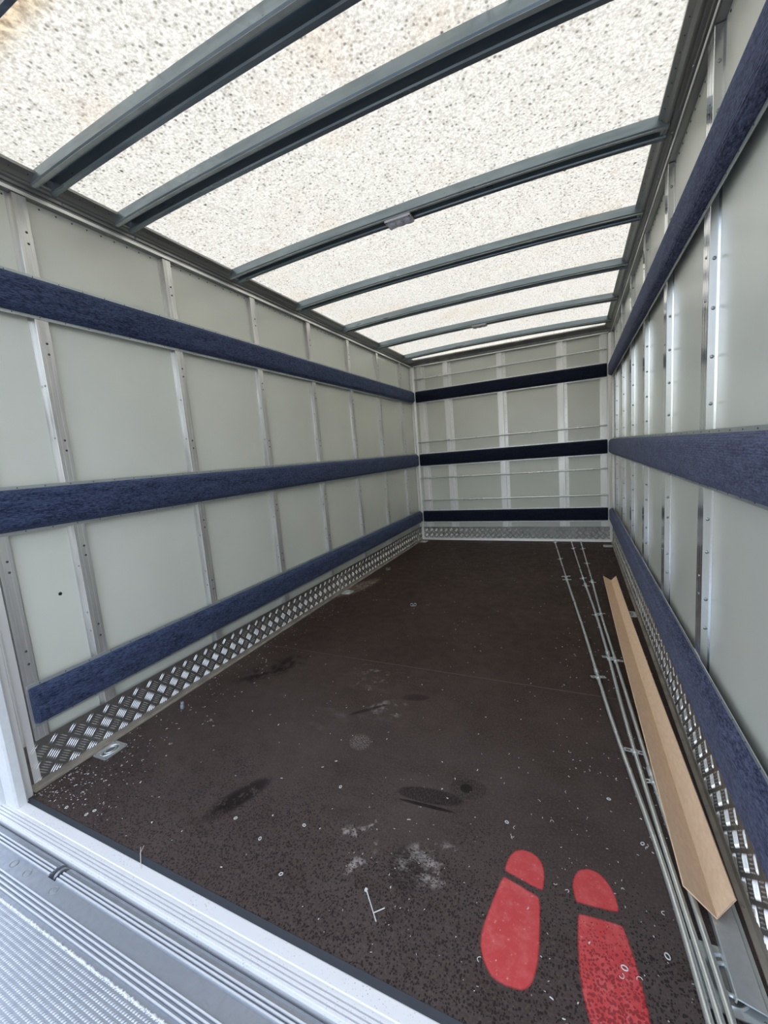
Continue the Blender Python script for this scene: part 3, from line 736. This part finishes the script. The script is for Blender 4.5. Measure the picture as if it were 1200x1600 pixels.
# ---------------------------------------------------------------- small loose things
def swarf_ring(x, y, r, ang=0):
    mb = MB().torus((x, y, .0016), r, r*.72, .0013, k=12, kk=5, ang=ang)
    return mb.build('swarf_ring', M['chip'], smooth=True)
rings = [(1.922, .692, 'pale metal swarf ring on the floor above the right red toe mark'),
 (1.996, .56, 'pale metal swarf ring between the right footprint toe and the poles'),
 (2.008, .287, 'pale metal swarf ring right of the right footprint, near the poles'),
 (1.922, .231, 'pale metal swarf ring lying on the red sole of the right footprint'),
 (.826, .218, 'pale metal swarf ring just below the dark wet smear'),
 (.954, .189, 'pale metal swarf ring alone right of the dark wet smear'),
 (1.056, .275, 'pale metal swarf ring left of the pale dust scuffs'),
 (1.086, .125, 'pale metal swarf ring left of the forked plastic tie'),
 (1.087, .445, 'pale metal swarf ring between wet smear and boot print'),
 (1.639, .501, 'pale metal swarf ring above the left red footprint'),
 (.329, .067, 'pale metal swarf ring near the sill, right one of a close pair by the post'),
 (.318, .047, 'pale metal swarf ring near the sill, left one of a close pair by the post'),
 (.215, .040, 'pale metal swarf ring closest to the white door post')]
for i, (x, y, lb) in enumerate(rings):
    tag(swarf_ring(x, y, .0052 if i not in (3, 2) else .0062, i), lb, 'metal ring', 'little rings of metal swarf on the floor')
# uncountable crumbs, chips and curls of swarf
mb = MB(); rnd = random.Random(3)
def crumb(x, y, s):
    a = rnd.random()*6.28; l = s*rnd.uniform(.6, 1.8); w_ = s*rnd.uniform(.4, .8); h = s*rnd.uniform(.3, .7)
    c, n_ = math.cos(a), math.sin(a)
    vs = [(x+c*u-n_*v, y+n_*u+c*v, z) for u, v, z in ((-l, -w_, 0.0002), (l, -w_*.6, 0.0002), (l*.8, w_, 0.0002), (-l*.7, w_*.8, 0.0002), (0, 0, h))]
    mb.add(vs, [(0, 1, 4), (1, 2, 4), (2, 3, 4), (3, 0, 4)])
for _ in range(420): crumb(rnd.uniform(.03, 2.15), rnd.uniform(.03, 4.3), rnd.uniform(.0014, .0036))
for _ in range(300): crumb(.03+abs(rnd.gauss(0, .11)), rnd.uniform(.04, 2.6), rnd.uniform(.0010, .0032))
for _ in range(150): crumb(.03+abs(rnd.gauss(0, .16)), .03+abs(rnd.gauss(0, .12)), rnd.uniform(.0010, .0030))
for _ in range(230): crumb(rnd.uniform(1.75, 2.17), rnd.uniform(.03, 4.2), rnd.uniform(.0012, .0034))
for _ in range(130): crumb(2.16-abs(rnd.gauss(0, .05)), rnd.uniform(.3, 4.2), rnd.uniform(.0012, .0034))
for _ in range(140): crumb(rnd.uniform(1.2, 2.1), rnd.uniform(.05, .6), rnd.uniform(.0008, .0018))
for _ in range(60):   # curls
    x, y = (rnd.uniform(1.6, 2.12), rnd.uniform(.08, .9)) if _ < 36 else (rnd.uniform(.05, .4), rnd.uniform(.04, .6))
    a = rnd.random()*6.28; r_ = rnd.uniform(.002, .006)
    mb.torus((x, y, .0014), r_, r_*rnd.uniform(.5, 1.6), .0007, k=7, kk=4, ang=a, a0=0, a1=rnd.uniform(1.5, 4.2))
sw = mb.build('swarf_crumbs', M['chip'], kind='stuff')
sw['label'] = 'pale crumbs and curls of metal swarf scattered over the brown floor'; sw['category'] = 'swarf'
# forked plastic tie
mb = MB(); a, b = Vector((1.330, .172, .002)), Vector((1.385, .116, .002)); j = a.lerp(b, .74)
mb.tube([a, j, b], [.0016, .0012, .0016], 6); mb.tube([j, Vector((1.393, .150, .0035))], .0013, 6); mb.box((a.x-.005, a.y-.003, 0.0005), (a.x+.002, a.y+.004, .0045))
tag(mb.build('forked_tie', M['chip']), 'white forked plastic tie lying on the floor left of the footprints', 'cable tie')
mb = MB(); mb.tube([(.628, .040, .004), (.645, .018, .009), (.690, -.012, .0045)], [.0008, .0012, .0009], 6); mb.tube([(.645, .018, .009), (.632, .028, .013)], .0007, 5)
tag(mb.build('dry_twig', M['twig']), 'thin dry twig lying across the black strip of the door sill', 'twig')
def clip(x, y, label, ang):
    root = thing('plastic_clip', label, 'clip', (x, y, 0), 'grey plastic clips lying on the floor')
    c, s_ = math.cos(ang), math.sin(ang)
    def L(px, py, pz): return (x+px*c-py*s_, y+px*s_+py*c, pz)
    for sx_ in (-1, 1):      # two open rings standing on a bridge
        mb = MB(); cx, rr = sx_*.013, .0085; arc = [math.radians(-40+260*i/14) for i in range(15)]
        mb.rings([[L(cx+rr*k_*math.cos(a), w_, .0115+rr*k_*math.sin(a)) for k_, w_ in ((1, -.006), (1.25, -.006), (1.25, .006), (1, .006))] for a in arc])
        mb.build('clip_ring', M['plastic'], root)
    MB().rings([[L(px, py, .0003), L(px, py, .0045)][::1]+[L(px, -py, .0045), L(px, -py, .0003)] for px, py in ((-.018, .005), (-.004, .007), (.004, .007), (.018, .005))]).build('clip_bridge', M['plastic'], root)
clip(.100, .604, 'grey plastic clip on the floor nearest the left tread plate and the door', 2.4)
clip(.730, 2.106, 'grey plastic clip on the open floor beyond the long seam', .3)
clip(.135, 2.97, 'grey plastic clip on the floor near the left wall, farthest from the door', .5)

# ---------------------------------------------------------------- tail-lift platform outside the sill
root = thing('tail_lift_platform', 'grey ribbed aluminium tail lift platform outside the door sill, lower left', 'tail lift', (1.0, -.5, -.06))
X0, X1 = -.35, 2.6
def strip(xa, xb):
    mb = MB(); pr = [(-.079, -.055), (-.079, -.016), (-.083, -.009), (-.090, -.0045), (-.099, -.0035)]
    y = -.100
    for k in range(3): pr += [(y, -.001), (y-.0025, .0006), (y-.005, -.001), (y-.006, -.0035), (y-.0085, -.0035)]; y -= .0085
    return mb, pr, y
for xa, xb in ((X0, .438), (.474, X1)):
    mb, pr, yend = strip(xa, xb)
    pr = pr+[(yend, -.055)]
    sweep(mb, pr, xa, xb, 'x'); mb.build('hinge_extrusion', M['platform'], root)
mb = MB(); pr = [(yend-.0002, -.055), (yend-.0002, -.0035), (-.166, -.0035)]; y = -.166
for k in range(4): pr += [(y, -.001), (y-.002, .0006), (y-.0045, -.001), (y-.0055, -.0035), (y-.0095, -.0035)]; y -= .0095
pr += [(-.212, -.0035), (-.212, -.001), (-1.5, -.001), (-1.5, -.055)]
sweep(mb, pr, X0, X1, 'x'); mb.build('deck_extrusion', M['platform'], root)
rc = MB()
for xa, xb in ((X0, .438), (.474, X1)):
    for y in (-.100, -.1085, -.117): rc.box((xa, y-.0042, .0004), (xb, y-.0008, .0012))
for y in (-.166, -.1755, -.185, -.1945): rc.box((X0, y-.0040, .0004), (X1, y-.0008, .0012))
rc.build('rib_glint', M['sill'], root, label='pale strips for the glint on the ribs')  # light reflected by the rib tops, painted as pale strips
# curved hinge knuckle in the notch
mb = MB(); mb.rings([[(x, -.102+.021*math.cos(a)*s_, -.022+.019*math.sin(a)*s_) for s_, a in [(1, math.pi*i/10) for i in range(11)]+[(.72, math.pi*i/10) for i in range(10, -1, -1)]] for x in (.449, .458)])
mb.build('hinge_knuckle', M['platform'], root)
MB().box((.438, yend+.0003, -.055), (.474, -.08, -.045)).build('hinge_recess', M['dark'], root)
for x, y in ((.288, -.141), (.365, -.143), (.501, -.142)):
    pg = MB().torus((x, y, -.0033), .0125, .0105, .0011, k=20, kk=4).build('plug', M['rail_grey'], root, True)
    MB().dome((x, y, -.0035), (0, 0, 1), .0105, .0006, 16).build('plug_cap', M['platform'], pg, True)
# anti-slip bumps on the deck
mb = MB(); rnd = random.Random(5)
iy = 0; y = -.214
while y > -.46:
    x = X0+.002
    while x < 1.55:
        xo = x+(iy % 2)*.004; l, w_, h = .0030, .0036, .0016
        mb.add([(xo-l, y-w_, -.001), (xo+l, y-w_*.6, -.001), (xo+l, y+w_, -.001), (xo-l, y+w_*.6, -.001), (xo-l*.5, y-w_*.4, -.001+h), (xo+l*.4, y+w_*.4, -.001+h)],
               [(0, 1, 4), (1, 5, 4), (1, 2, 5), (2, 3, 5), (3, 4, 5), (3, 0, 4)])
        x += .0080
    y -= .0098; iy += 1
mb.build('anti_slip_bumps', M['bump'], root, kind='stuff')
# pale domes imitating the frayed highlights along the first bump row
mb = MB(); x = X0
while x < 1.6:
    s_ = rnd.uniform(.0022, .0042); mb.dome((x, -.2125+rnd.uniform(-.001, .001), -.001), (0, 0, 1), s_, s_*.8, 6); x += .0052
mb.build('edge_glints', M['sill'], root, kind='stuff')
# near-black strip painting the shade in the gap under the sill lip
MB().box((X0, -.0785, -.06), (X1, -.0755, -.03)).build('gap_shade', M['dark'], root)
